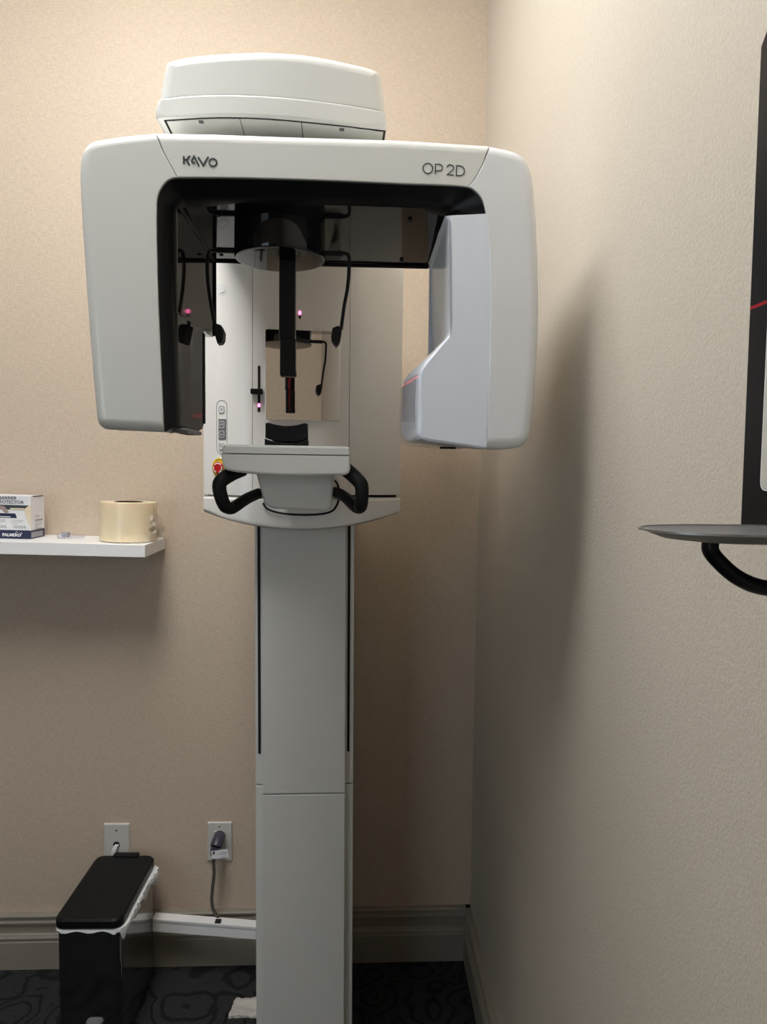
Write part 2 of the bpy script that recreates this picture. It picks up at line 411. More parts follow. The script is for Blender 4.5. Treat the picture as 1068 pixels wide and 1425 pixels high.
# ------------------------------------------------------------------ the x-ray machine (local frame: x right, y to the wall, axis of rotation at 0,0)
MX, MA = -.1302, R(2.0)
mach = thing('dental_xray_machine', 'tall white panoramic dental x-ray machine with C-shaped rotating head beside the right wall', 'x-ray machine', (MX, 1.13, 0), MA)
def part(name, bm, m, parent=None, label=None, ang=.6):
    o = obj(name, bm, m, parent or mach, H, ang)
    if label: o['label'] = label
    return o

# column
def sheared(bm, k=.0046):
    for v in bm.verts: v.co.x -= (v.co.z + .14) * k
    return bm
part('column_shell', sheared(box(-.0958, .1307, .50, .88, -.7345, -.10, .004)), 'column')
cl = part('column_base', sheared(box(-.0958, .1307, .50, .88, -1.45, -.7360, .004)), 'column')
part('front_cover', sheared(box(-.0775, .1113, .478, .505, -.7470, -.10, .003)), 'column')
part('front_cover', sheared(box(-.0775, .1113, .478, .505, -1.449, -.7486, .003)), 'column')
for x0, x1, zb in ((-.0888, -.0828, -.660), (.1158, .1214, -.6575)):
    part('belt_slot', sheared(box(x0, x1, .4985, .52, zb, -.1005)), 'slot', label='narrow black slot down the column')

# carriage: body, skirt, centre panel
def cy(x): # front depth of the carriage over its width
    if x < -.092: return .402 + .045 * ((-.092 - x) / .108) ** 1.6
    if x > .116: return .402 + .045 * ((x - .116) / .115) ** 1.6
    return .402
def carr_panel(xs, z0, z1, yb, zbot=None, dy=0, name='panel'):
    rows = []
    for x in xs:
        zb = zbot(x) if zbot else z0; y = cy(x) + dy; r = .006 if zbot else .001
        rows.append([(x, y + r, z1), (x, y, z1 - r), (x, y, zb + r * 1.5), (x, y + r * .3, zb + r * .6), (x, y + r * 1.3, zb), (x, yb, zb), (x, yb, z1)])
    return loft(rows)
xs = lambda a, b, n: [a + (b - a) * k / n for k in range(n + 1)]
car = part('carriage', carr_panel(xs(-.1985, -.0892, 10), -.0620, .52, .60), 'body')
part('side_cover', carr_panel(xs(.1152, .2297, 10), -.0585, .52, .60), 'body')
part('center_cover', box(-.0884, .1144, .4005, .60, -.0600, .52, .0015), 'body')
part('carriage_spine', box(-.19, .22, .45, .59, -.075, .515), 'slot')
sk = lambda x: -.1345 + .036 * abs((x - .012) / .215) ** 1.9
part('carriage_skirt', carr_panel(xs(-.199, .2292, 22), -.0640, -.0640, .60, sk, -.001), 'body')
# mirror, slots, lever, control panel, emergency stop, stub cap on the carriage
part('mirror', turn(soft_prism(rrect(-.0781, .0781, -.0933, .0933, .005), -.0025, .0025, .0008, rmin=.0005, seg=2), Matrix.Translation((.0165, .3935, .1917)) @ Matrix.Rotation(R(3.5), 4, 'Z')), 'mirror', car, 'rectangular mirror with rounded corners')
sl = part('laser_slot', soft_prism(rrect(-.0777, -.0722, .1140, .2110, .0026), .3995, .4035, .0002, rmin=.0002, seg=1), 'slot', car, 'upright black slot with a red laser spot')
part('laser_spot', disc(-.0749, .3996, .1285, .0030, .0042, .0008, 16), 'pink', car, 'glowing pink laser opening')
lv = bmesh.new(); box(-.0915, -.0662, .385, .3995, .1507, .1618, .002, lv)
part('slide_lever', lv, 'black', car, 'small black sliding lever')
part('laser_slot', soft_prism(rrect(.0070, .0118, .3095, .3240, .0022), .3995, .4035, .0002, rmin=.0002, seg=1), 'slot', car, 'short black laser slot')
part('laser_spot', disc(.0094, .3996, .3215, .0028, .0046, .0008, 16), 'pink', car, 'glowing pink laser opening')
cpx = -.1560
def on(bm, x0=-.158, ylift=0):   # lay a piece made at y = 0 on the curved left side of the carriage
    for v in bm.verts: v.co.y += cy(v.co.x) - ylift
    return bm
def ring_path(P): return P + [P[0]]
part('control_panel', on(strokes([ring_path(rrect(-.1675, -.1440, .026, .1395, .0115))], .0009, 0, .0006)), 'pad', car, 'thin pill-shaped outline around the keys')
part('key_field', on(soft_prism(rrect(-.1635, -.1460, .0560, .1000, .002), -.0012, .002, .0004, seg=1)), 'pad', car, 'dark grey key field')
for z, ico in ((.1200, 'x'), (.0880, 'up'), (.0675, 'dn'), (.0415, 'ret')):
    b_ = part('control_key', on(soft_prism(rrect(cpx - .0056, cpx + .0056, z - .0068, z + .0068, .002), -.0016, .002, .0003, seg=1)), 'pad' if ico in ('up', 'dn') else 'btn', car)
    q = [[(cpx - .003, z - .0012), (cpx, z + .0018), (cpx + .003, z - .0012)]] if ico == 'up' else [[(cpx - .003, z + .0012), (cpx, z - .0018), (cpx + .003, z + .0012)]] if ico == 'dn' else \
        [[(cpx - .0025, z + .003), (cpx, z), (cpx + .0025, z + .003)], [(cpx - .0025, z - .003), (cpx, z), (cpx + .0025, z - .003)]] if ico == 'x' else [arc(cpx, z, .0028, .0028, 150, -120, 10), [(cpx - .004, z + .003), (cpx - .0024, z + .0008), (cpx, z + .002)]]
    part('key_icon', on(strokes(q + [ring_path(rrect(cpx - .0056, cpx + .0056, z - .0068, z + .0068, .002))], .0009, -.0016, .0004)), 'btn' if ico in ('up', 'dn') else 'pad', car)
part('stop_plate', on(disc(-.1620, 0, -.0030, .0165, .0205, .002)), 'yellow', car, 'yellow oval plate')
bm = on(disc(-.1640, -.002, -.0040, .0125, .0130, .007)); on(disc(-.1640, -.009, -.0040, .0085, .0090, .004, bm=bm)) if False else None
part('stop_button', bm, 'red', car, 'round red emergency stop button')
bm = bmesh.new()
for a0, a1 in ((40, 140), (160, 250), (290, 380)): strokes([arc(-.1640, -.0040, .0093, .0098, a0, a1, 8)], .0022, -.0091, .0003, bm)
part('stop_arrow', on(bm), 'btn', car, 'pale curved arrows on the red button')
bm = bmesh.new()
for k in range(4): strokes([[(-.1690 + k * .004, .0105 + [0, .0025, .0035, .003][k]), (-.1675 + k * .004, .0125 + [0, .0025, .0035, .003][k])]], .0016, -.0022, .0003, bm)
part('stop_print', on(bm), 'ink', car)
bm = on(disc(-.1560, 0, .3700, .0075, .0075, .0012)); part('round_cap', bm, 'btn', car, 'small round white cap')
bm = on(strokes([arc(-.1560, .3700, .0110, .0110, 0, 360, 24)], .0012, 0, .0005)); part('cap_ring', bm, 'btn', car)

# overhead arm
hw = lambda x: .024 * abs((x + .004) / .16) ** 2
def bulge(bm, y_lim=-.02):
    for v in bm.verts: v.co.y += hw(v.co.x) * max(0, min(1, (y_lim + .09 - v.co.y) / .09))
    return bm
def subdiv(P, step=.012):
    out = []
    for i in range(len(P)):
        a, b = Vector(P[i]), Vector(P[(i + 1) % len(P)]); n = max(1, int((b - a).length / step))
        out += [tuple(a + (b - a) * k / n) for k in range(n)]
    return out
seam = [tuple(p) for p in spline([(-.1601, .5021), (-.0966, .5094), (-.0139, .5116), (.0697, .5071), (.1538, .4984)], 5)]
bot = [tuple(p) for p in spline([(-.1610, .4760), (-.1553, .4755), (-.0801, .4820), (-.0138, .4833), (.0699, .4795), (.1545, .4735)], 4)]
top = [tuple(p) for p in spline([(-.1601, .5021), (-.1516, .5424), (-.1467, .5497), (-.1129, .5586), (-.0468, .5665), (.0022, .5688), (.0524, .5664), (.1021, .5591), (.1397, .551), (.1482, .54), (.1538, .4984)], 4)]
sc = lambda p, dz=0: (.0907 + (p[0] - .0907) * (1 + hw(p[0]) / 1.03), p[1] * (1 + hw(p[0]) / 1.03) + dz)
seam, bot = [sc(p) for p in seam], [sc(p) for p in bot]
top = [sc(p, .007 * min(1, max(0, (p[1] - .505) / .04))) for p in top]
P = seam + top[::-1][1:-1]; rad = [0.0012 if i < len(seam) - 1 else .016 for i in range(len(P))]
part('arm_top_cover', bulge(soft_prism(P, -.098, .46, rad)), 'white')
P = bot + [sc(p) for p in [(.1562, .4780), (.1562, .4860), (.1538, .4980)]] + [(a, b - .0006) for a, b in seam[::-1][1:-1]] + [sc(p) for p in [(-.1601, .5015), (-.1636, .4880), (-.1636, .4790)]]
fl = [i >= len(bot) - 2 and i < len(bot) + 2 or i >= len(P) - 3 for i in range(len(P))]
arm = part('arm_lower_band', bulge(soft_prism(P, -.1005, .46, .008, fl, .003)), 'white')
zb = lambda x: min(bot, key=lambda p: abs(p[0] - x))[1]
rows = []
for k in range(25):
    x = -.1575 + .3135 * k / 24; y = -.0945 + hw(x); z = zb(x)
    rows.append([(x, y, z + .001), (x, y, z - .0006), (x, .41, z - .0006), (x, .41, z + .001)])
part('underside_gasket', loft(rows), 'slot')
for x0, x1 in ((-.1535, -.0497), (-.0485, .0358), (.0370, .1525)):
    bm = bmesh.new(); n = 6; rows = []
    for k in range(n + 1):
        x = x0 + (x1 - x0) * k / n; y = -.092 + hw(x); z = zb(x)
        rows.append([(x, y, z + .001), (x, y, z - .0016), (x, .40, z - .0016), (x, .40, z + .001)])
    part('underside_panel', loft(rows), 'column')
for x in (-.1044, .0929):
    bm = box(x - .0035, x + .0035, -.0905 + hw(x), -.084 + hw(x), zb(x) - .0034, zb(x) - .001, .0006); box(x - .0015, x + .0015, -.0912 + hw(x), -.088 + hw(x), zb(x) - .0046, zb(x) - .0025, .0004, bm)
    part('clip', bm, 'pad', label='small dark latch under the overhead arm')
part('spindle', lathe([(0, .435), (.032, .435), (.032, .495), (0, .495)]), 'black')

# rotating head: outlines measured on its front plane
bo = [(-.1468, .0457), (-.1481, .0857), (-.152, .188), (-.1537, .2481), (-.1543, .3494), (-.1507, .3664), (-.1402, .3808), (-.1266, .3851), (.0197, .3886), (.1757, .3882), (.267, .3872), (.2801, .3799), (.2883, .3686), (.2926, .3533)]
bi = [(-.132, .0555), (-.1318, .0887), (-.1352, .1942), (-.1371, .2562), (-.1372, .3548), (-.1343, .3598), (-.1259, .3639), (-.1186, .3642), (.0177, .368), (.1828, .3688), (.2318, .3655), (.2411, .3629), (.2429, .36), (.2606, .3606)]
SPL = 5
bo = [tuple(p) for p in spline(bo, SPL)]; bi = [tuple(p) for p in spline(bi, SPL)]
Lc = [(-.1564, .4455), (-.1799, .4427), (-.2173, .4365), (-.2416, .43), (-.2529, .4175), (-.2569, .396), (-.2566, .3542), (-.2544, .3028), (-.2468, .1704), (-.2395, .0695), (-.2368, .056), (-.2293, .0493), (-.2121, .0477), (-.1468, .0457),
      (-.1481, .0857), (-.152, .188), (-.1537, .2481), (-.1543, .3494), (-.1507, .3664), (-.1402, .3808), (-.1266, .3851), (-.1332, .3961), (-.1444, .4162)]
Lc_out = [tuple(p) for p in spline(Lc[:13], 3)] + [Lc[13]]
Lc_in = bo[3:7 * SPL + 1] + Lc[21:]
P = Lc_out + Lc_in
fl = [i < len(Lc_out) - 1 for i in range(len(P))]
lcov = part('left_cover', soft_prism(P, -.130, .105, .014, fl, .0012, back=.012), 'white', label='tall warm white left cover')
Cn = [(-.1560, .4458), (-.1440, .4162), (-.1328, .3965), *[(a, b + .0004) for a, b in bo[7 * SPL:10 * SPL + 1]], (.2760, .3981), (.2859, .4167), (.2969, .4472), (.1749, .4498), (.0195, .4482), (-.0761, .4477)]
fl = [i >= len(Cn) - 4 for i in range(len(Cn))]
ccov = part('center_cover', soft_prism(Cn, -.130, .125, .014, fl, .0012), 'white')
Rc = [(.2973, .4469), (.292, .4313), (.2863, .4167), (.2764, .3981), (.267, .3872), (.2801, .3799), (.2883, .3686), (.2926, .3533), (.2987, .303), (.3018, .2365), (.3019, .1535), (.3001, .0283),
      (.323, .0282), (.3486, .032), (.3597, .0403), (.3645, .0545), (.3707, .135), (.3725, .2245), (.368, .3227), (.3599, .4002), (.3544, .4193), (.346, .4325), (.3318, .4406)]
Rin, Rout = [Rc[0]] + Rc[2:4] + bo[10 * SPL:] + Rc[8:11], [tuple(p) for p in spline(Rc[11:] + [Rc[0]], 3)][:-1]
P = Rin + Rout; fl = [i >= len(Rin) for i in range(len(P))]
part('right_cover', soft_prism(P, -.130, .105, .015, fl, .0010, back=.022), 'pale_daylit', label='tall white right cover nearest the wall')
# bezel
rows = []
for (ax, az), (bx, bz) in zip(bo, bi):
    dx, dz_ = (bx - ax), (bz - az)
    rows.append([(ax + dx * .04, -.127, az + dz_ * .04), (bx - dx * .25, -.113, bz - dz_ * .25), (bx, -.100, bz), (bx, -.08, bz), (ax, -.08, az)])
part('bezel', loft(rows), 'black', label='matt black inner frame of the opening')
# glossy inner wall on the left: (y,z) outline swept in x, leaning inward to the back
def panel(P, k):
    bm = soft_prism(P, -.148, -.1335, .001, axis='x')
    for v in bm.verts:
        if v.co.x > -.140: v.co.x += (v.co.y + .10) / .23 * k
    return bm
P = [(-.100, .2125), (.014, .2125), (.022, .2160), (.120, .2185), (.130, .226), (.130, .364), (-.100, .368)]
sens = part('sensor_panel', panel(P, .012), 'gloss', label='glossy black inner face of the left arm')
P = [(-.100, .0560), (-.015, .0525), (.004, .0560), (.012, .0640), (.014, .0720), (.014, .2120), (-.100, .2120)]
part('sensor_window', panel(P, .031), 'gloss', sens)
bm = box(-.146, -.120, -.098, .006, .0470, .0535, .003)
part('sensor_sole', bm, 'pad', sens, 'dark grey sole under the left arm')
for y0 in (-.075, -.035): part('sole_slot', box(-.138, -.126, y0, y0 + .006, .0462, .0480), 'slot', sens)
# glossy ceiling of the opening
bm = loft([[(-.150, y, z), (.262, y, z + .002), (.262, y, .392), (-.150, y, .392)] for y, z in ((-.098, .3660), (.02, .3560), (.122, .3490), (.130, .3510))])
can = part('canopy', bm, 'gloss', label='glossy black ceiling of the opening')
for pts in (((-.1335, -.098, .3635), (-.1275, .02, .3555), (-.1215, .128, .3485)), ((-.1210, .128, .3485), (.05, .128, .3478), (.244, .128, .3490)), ((.2440, -.098, .3600), (.2450, .02, .3535), (.2462, .128, .3495))):
    part('edge_trim', tube(pts, .0036, 8, sm=3), 'black', can)
for pts in (((-.1210, .129, .3485), (-.1210, .129, .222)), ((-.1192, .0125, .205), (-.1190, .0125, .066))):
    part('edge_trim', tube(pts, .0030, 8, sm=0), 'black', sens)
for x, y in ((.194, -.06), (.196, .10), (-.105, .10), (-.085, -.055)): part('screw', disc(0, 0, 0, .0032, .0032, .001, 14, None) if False else lathe([(0, .3655 - .077 * (y + .1) - .0008), (.0032, .3655 - .077 * (y + .1) - .0008), (.0032, .370), (0, .370)], x, y, 14), 'slot', can)
# tube head (x-ray source)
def tube_row(y, nose, zlo, zhi, up_, zb_, rr=.3001):
    return [(rr - .0075, y, .3525), (up_ - .005, y, .3480), (up_, y, .340), (up_ + .0035, y, .235), (up_ + .0040, y, .193), (up_ + .001, y, .1835), (nose + .008, y, zhi + .010), (nose + .002, y, zhi), (nose, y, zhi - .012), (nose, y, zlo + .012), (nose + .004, y, zlo + .003), (nose + .012, y, zlo), (rr, y, zb_), (rr + .0018, y, .153), (rr + .0016, y, .236), (rr - .0015, y, .303)]
rows = [tube_row(-.1285, .2065, .0420, .1360, .2445, .0315), tube_row(-.1265, .2030, .0390, .1370, .2418, .0290), tube_row(-.120, .2012, .0375, .1375, .2410, .0283), tube_row(-.05, .1955, .0380, .1370, .2420, .030), tube_row(-.01, .1905, .0410, .1350, .2438, .032), tube_row(.006, .1915, .0460, .1300, .2442, .034), tube_row(.012, .1990, .0560, .1240, .2445, .034), tube_row(.06, .2250, .060, .135, .2460, .034), tube_row(.105, .236, .060, .135, .2470, .034), tube_row(.115, .242, .064, .14, .2500, .040)]
th = part('tube_head', loft(rows), 'daylit', label='white x-ray tube head on the right arm', ang=.45)
part('vent_slot', box(.245, .268, -.06, -.05, .0300, .0330), 'slot', th)
# lettering on the centre cover
kx = lambda u, v: (-.1196 + (u - 137) / 749 * .0464 - .0, .4135 - .0 - (v - 172) / 749 * .0464 - (u - 137) / 749 * .0)
K = lambda *p: [kx(*q) for q in p]
bm = strokes([K((165, 178), (165, 342)), K((170, 252), (225, 256)), K((293, 166), (222, 262), (288, 366)), K((402, 312), (350, 308), (335, 270), (384, 176), (487, 376)), K((470, 188), (580, 358), (690, 172))], .0025, -.1303)
kc = kx(788, 290); strokes([arc(kc[0], kc[1], .0049, .0049, 0, 360, 28)], .0023, -.1303, .0004, bm)
part('maker_lettering', bm, 'ink', ccov, 'dark lettering KAVO')
ox = lambda u, v: (.2038 + (u - 135) / 758 * .0580, .4168 - (v - 117) / 758 * .0580)
O = lambda *p: [ox(*q) for q in p]
oc = ox(226, 212); rad = 88 / 758 * .0580
pc = ox(430, 190); pr = 58 / 758 * .058
dc = ox(800, 232); dr = 86 / 758 * .058
tw = ox(630, 190); tr_ = 60 / 758 * .058
Wd = .0013
bm = strokes([arc(oc[0], oc[1], rad, rad, 0, 360, 28),
              O((360, 304), (362, 132), (430, 132)) + arc(pc[0], pc[1], pr, pr, 90, -90, 10)[1:] + O((362, 248)),
              [tuple(p) for p in arc(tw[0], tw[1], tr_, tr_ * .95, 175, -25, 12)] + O((664, 232), (574, 306), (694, 312)),
              O((740, 318), (740, 146), (796, 146)) + arc(dc[0], dc[1], dr, dr, 90, -90, 12)[1:] + O((740, 318))], Wd, -.1303)
part('model_lettering', bm, 'ink', ccov, 'thin dark lettering OP 2D')

# head support: drum, forehead rod, temple arms
part('drum', lathe([(0, .316), (.062, .316), (.0675, .3172), (.069, .3195), (.0692, .335), (.0690, .372), (0, .372)], n=64), 'drum', label='glossy black drum under the rotating head')
rod = part('forehead_rod', box(-.0012, .0238, -.004, .018, .199, .318, .0015), 'black')
part('rod_sleeve', box(.0002, .0246, -.002, .018, .142, .1985, .0015), 'black', rod)
part('rod_foot', box(.0010, .0252, .000, .018, .1405, .1500, .001), 'rubber', rod)
for pts, padp in ((((-.050, .330), (-.092, .3285), (-.1065, .3270), (-.1098, .318), (-.1105, .300), (-.1085, .272), (-.1030, .236), (-.0985, .214)), ((-.1010, .2150), (-.0940, .2165), (-.0885, .2145), (-.0842, .2049), (-.0853, .1929), (-.0885, .1880), (-.0941, .1868), (-.0960, .1930))),
                  (((.050, .331), (.085, .3302), (.1000, .3297), (.1055, .326), (.1060, .310), (.1042, .280), (.0990, .250), (.0945, .214)), ((.0960, .2165), (.0890, .2178), (.0812, .2143), (.0790, .2011), (.0800, .1950), (.0868, .1866), (.0925, .1926), (.0950, .2050)))):
    a = part('temple_arm', tube([(x, 0, z) for x, z in pts], .0028, 10, flat=1.4, sm=5), 'black')
    part('temple_pad', soft_prism(padp, -.012, .014, .003), 'rubber', a)
    s = 1 if pts[1][0] > 0 else -1
    part('slide_rail', box(min(s * .05, s * .097), max(s * .05, s * .097), -.003, .004, .3250, .3335, .002), 'black', a)

# chin shelf, bracket, grips
P = [(-.0865, .0195), (-.0850, .0290), (-.0810, .0322), (-.0738, .0333), (.1050, .0326), (.1085, .0310), (.1100, .0270), (.1103, .0190)]
cs = part('chin_shelf', soft_prism(P, -.022, .150, .0045, [True] * 7 + [False], .0008), 'white')
P = [(-.0866, .0186), (.1104, .0181), (.1106, -.0020), (.1085, -.0085), (.1020, -.0118), (.06, -.0132), (.0136, -.0138), (-.03, -.0122), (-.0629, -.0092), (-.0790, -.0062), (-.0835, -.0020), (-.0855, .0060)]
part('shelf_tray', soft_prism(P, -.022, .155, .0045, [False] + [True] * 11, .0008), 'white', cs)
P = [tuple(p) for p in spline([(-.0232, .0680), (-.0190, .0692), (-.006, .0660), (.0100, .0645), (.026, .0662), (.0385, .0694), (.0425, .0682)], 3)] + [(.0430, .0440), (.0300, .0400), (.0100, .0385), (-.0100, .0410), (-.0233, .0455)]
ch = part('chin_rest', soft_prism(P, .012, .045, .002), 'rubber', cs, 'black curved chin rest')
P = [(-.0236, .0440), (-.0100, .0395), (.0100, .0370), (.0300, .0388), (.0436, .0430), (.0437, .0325), (-.0236, .0325)]
part('chin_step', soft_prism(P, .004, .050, .0015), 'rubber', cs)
part('bite_guard', soft_prism(rrect(-.016, .036, .035, .0700, .006), .052, .060, .002), 'btn', cs, 'pale plastic guard behind the chin rest')
P = [(-.0425, -.010), (.0850, -.010), (.0835, -.040), (.0812, -.0640), (.0785, -.0695), (.0720, -.0720), (.03, -.0705), (-.0144, -.0690), (-.0230, -.0660), (-.0290, -.0600)]
br = part('chin_bracket', soft_prism(P, .050, .402, .006, [True] * 10, .001), 'column')
for x, z in ((-.0215, -.0330), (.0592, -.0335)): part('screw_cap', disc(x, .0510, z, .0040, .0026, .0012, 16), 'column', br)
for x in (-.0395, .0845):
    b_ = lathe([(0, -.008), (.0075, -.008), (.0085, -.006), (.0085, .006), (.0075, .008), (0, .008)], n=20)
    turn(b_, Matrix.Translation((x, .075, -.0455)) @ Matrix.Rotation(R(90), 4, 'Y')); part('grip_boss', b_, 'plate', br)
part('gap_shadow', tube([(x, .397, z) for x, z in ((-.0662, -.0767), (-.0571, -.0888), (-.0299, -.0977), (.0155, -.1012), (.061, -.0985), (.0823, -.0907), (.0928, -.0723), (.0942, -.0509), (.0895, -.0326), (.0803, -.0251))], .0022, 8), 'slot', br, 'thin black curved line of the shadowed gap under the bracket')  # dark tube drawn for the shadowed gap where the arm enters the carriage
gl = [(-.060, .02, -.004), (-.0753, .005, -.0121), (-.0900, -.008, -.0245), (-.0910, -.010, -.0370), (-.0845, -.006, -.0600), (-.0790, .004, -.0655), (-.0740, .012, -.0655), (-.0560, .040, -.0525), (-.0400, .074, -.0445)]
gr = [(.092, .02, .004), (.1061, .005, -.0045), (.1262, -.008, -.0235), (.1290, -.010, -.0320), (.1285, -.006, -.0570), (.1262, .004, -.0630), (.1200, .012, -.0620), (.1030, .040, -.0475), (.0870, .074, -.0410)]
for g in (gl, gr): part('hand_grip', tube(g, [.0120, .0088], 16, sm=6), 'rubber')

# clear barrier sleeve stretched over the nose of the tube head
rows = []
for k, (y, nose, zlo, zhi) in enumerate(((-.1300, .1985, .034, .140), (-.10, .1955, .032, .1415), (-.05, .1905, .033, .1415), (-.012, .1870, .036, .139), (.004, .1880, .040, .135))):
    rr = []
    for t in range(15):
        u = t / 14; z = zlo + (zhi - zlo) * u; w_ = .0006 * math.sin(9 * u + 2.3 * k)
        e = max(0, (u - .86) / .14); e2 = max(0, (.12 - u) / .12)
        rr.append((nose + .012 * e + .010 * e2 * e2 + w_, y, z))
    rr = [(.236, y, zlo - .002), (.215, y, zlo - .001)] + rr + [(nose + .030, y, zhi + .022), (.2400, y, .1835)]
    rows.append(rr)
sv = thing('barrier_sleeve', 'clear plastic barrier sleeve over the nose of the x-ray tube head', 'plastic sleeve', (MX, 1.13, 0), MA)
obj('sleeve_film', loft(rows, closed=False, caps=False), 'sleeve', sv)

# red positioning lasers: two real light fans from the laser openings
def fan(name, loc, axis, strength, eps):
    ld = bpy.data.lights.new(name, 'POINT'); ld.energy = 1.0; ld.shadow_soft_size = 0.0; ld.color = (1, .12, .2)
    ld.use_nodes = True; nt = ld.node_tree; L = nt.links.new; e = nt.nodes['Emission']
    tc = nt.nodes.new('ShaderNodeTexCoord'); sp = nt.nodes.new('ShaderNodeSeparateXYZ'); L(tc.outputs['Normal'], sp.inputs[0])
    ab = nt.nodes.new('ShaderNodeMath'); ab.operation = 'ABSOLUTE'; L(sp.outputs['XYZ'.index(axis)], ab.inputs[0])
    lt = nt.nodes.new('ShaderNodeMath'); lt.operation = 'LESS_THAN'; lt.inputs[1].default_value = eps; L(ab.outputs[0], lt.inputs[0])
    ml = nt.nodes.new('ShaderNodeMath'); ml.operation = 'MULTIPLY'; ml.inputs[1].default_value = strength
    fr_ = nt.nodes.new('ShaderNodeMath'); fr_.operation = 'LESS_THAN'; fr_.inputs[1].default_value = -.62; L(sp.outputs[1], fr_.inputs[0])   # only forwards out of the opening
    m2 = nt.nodes.new('ShaderNodeMath'); m2.operation = 'MULTIPLY'; L(lt.outputs[0], m2.inputs[0]); L(fr_.outputs[0], m2.inputs[1]); L(m2.outputs[0], ml.inputs[0]); L(ml.outputs[0], e.inputs['Strength'])
    e.inputs['Color'].default_value = (1, .08, .16, 1)
    o = bpy.data.objects.new(name, ld); C.objects.link(o); o.parent = mach; o.location = loc
    return o
fan('laser_fan', (-.0749, .392, .1285 + H), 'Z', 80, .0011)
fan('laser_fan', (.0094, .392, .3215 + H), 'X', 12, .0016)

# ------------------------------------------------------------------ shelf and the things on it
# frame on the back wall: x along the wall from the corner, y = out of the wall is negative
def wthing(name, label, cat, group=None): return thing(name, label, cat, (XR, 2.05, 0), WA, group)
SH = R(1.03)
sh = thing('floating_shelf', 'white laminate floating shelf on the back wall left of the machine', 'shelf', (XR - .8875 * math.cos(WA), 2.05 - .8875 * math.sin(WA), H - .2030), 0)
sh.rotation_euler = (0, SH, WA)
obj('shelf_board', box(-.80, 0, -.2, -.001, -.0314, 0, .0006, seg=1), 'shelf', sh, dz=0)
def sz(x): return -.2030 + (-.8875 - x) * math.tan(SH)        # shelf top over x
# roll of barrier film
rx, ry, rr = -.9595, -.100, .0725
zt, zl = -.0975, sz(rx) + .0012
rl = wthing('film_roll', 'cream roll of adhesive barrier film standing on the white shelf', 'tape roll')
rl_bm = lathe([(.037, zl + .001), (.0715, zl + .0005), (rr, zl + .0015), (rr, zt - .002), (.0712, zt), (.037, zt), (.037, zl + .001)], rx, ry, 72)
obj('wound_film', rl_bm, 'tape', rl)
obj('core', lathe([(.0335, zl + .002), (.0374, zl + .002), (.0374, zt + .0006), (.0335, zt + .0006), (.0335, zl + .002)], rx, ry, 48), 'core', rl)['label'] = 'dark cardboard core of the roll'
rows = []
for k in range(9):
    u = k / 8; x = rx + .066 + .034 * u; y = ry - .040 + .03 * u + .004 * math.sin(5 * u)
    h0 = zt - .038 - .012 * math.sin(u * 3.1) * 0 + (.016 * math.sin(u * math.pi)) - .05 * u * u * .6; h1 = zl + .012 * math.sin(u * math.pi) + .002
    rows.append([(x + .003 * math.sin(4 * t + 3 * u), y + .006 * math.sin(7 * t * .5 + 4 * u), h1 + (h0 - h1) * t / 6) for t in range(7)])
obj('loose_end', loft(rows, closed=False, caps=False), 'film', rl)['label'] = 'clear loose end of the film'
# carton
bx1, bx0, by0, by1 = -1.2025, -1.345, -.128, -.045
bz0 = sz(bx1) + .0005; bz1 = bz0 + .1120
cb = wthing('film_carton', 'white and navy carton of barrier film at the left end of the white shelf', 'box')
fcx = (bx0 + bx1) / 2
bm = loft([[(bx0, y, bz0 + .0225), (bx1, y, bz0 + .0225), (bx1, y, bz1), (bx0, y, bz1)] for y in (by0, by1)])
obj('carton', bm, 'card', cb)
obj('navy_band', box(bx0 - .0003, bx1 + .0003, by0 - .0003, by1 + .0003, bz0, bz0 + .0225), 'navy', cb)['label'] = 'navy blue bottom band'
fy = by0 - .0003
def flat(pts, m, name, y=fy, th=.0004):
    return obj(name, loft([[(x, y - th, z) for x, z in pts], [(x, y, z) for x, z in pts]]), m, cb)
def fpt(u, v): # picture place on the carton front, u,v in the zoomed reference crop -> x,z
    return (bx1 + (u - 682) / 17.22 * .00191, bz0 + (1140 - v) / 17.22 * .00195)
F = lambda *p: [fpt(*q) for q in p]
flat(F((-470, 362), (640, 362), (530, 450), (170, 470), (-470, 470)), 'ink', 'window_print')
flat(F((640, 360), (686, 360), (686, 915), (520, 460)), 'cream', 'window_print', fy - .0004)
flat(F((-470, 490), (520, 480), (660, 915), (-470, 915)), 'btn', 'window_print', fy - .0002)
flat(F((210, 430), (530, 430), (530, 462), (210, 470)), 'cream', 'window_print', fy - .0005)
flat(F((-330, 555), (325, 555), (365, 662), (-330, 662)), 'navy', 'window_print', fy - .0006)
flat(F((-300, 625), (215, 625), (215, 645), (-300, 645)), 'btn', 'window_print', fy - .0010)
flat(F((-60, 380), (60, 390), (120, 440), (180, 530), (120, 555), (60, 530), (20, 470), (-60, 450)), 'skin', 'window_print', fy - .0008)
for u0 in (-180, 268):
    for k in range(13): 
        u = u0 + k * 23 + (k % 3) * 4; wv = 7 + (k * 7 % 3) * 4
        flat(F((u, 830), (u + wv, 830), (u + wv + 22, 900), (u + 22, 900)), 'greyp', 'bar_code', fy - .0006)
for (a, b, v) in ((255, 515, 712), (215, 490, 748), (-60, 105, 712), (-60, 105, 748), (245, 380, 795)): flat(F((a, v - 5), (b, v - 5), (b, v + 5), (a, v + 5)), 'greyp', 'print_line', fy - .0006)
def ctext(s, u, v, size, m, sx=1.0, bold=.0):
    x, z = fpt(u, v); text_mesh(s, size, m, cb, 'lettering', (x, fy - .0004, z + H), (R(90), 0, 0), .0002, sx, bold)
ctext('BARRIER', 150, 238, .0120, 'navy', 1.0, .00005); ctext('PROTECTOR', 210, 332, .0120, 'navy', 1.0, .00005)
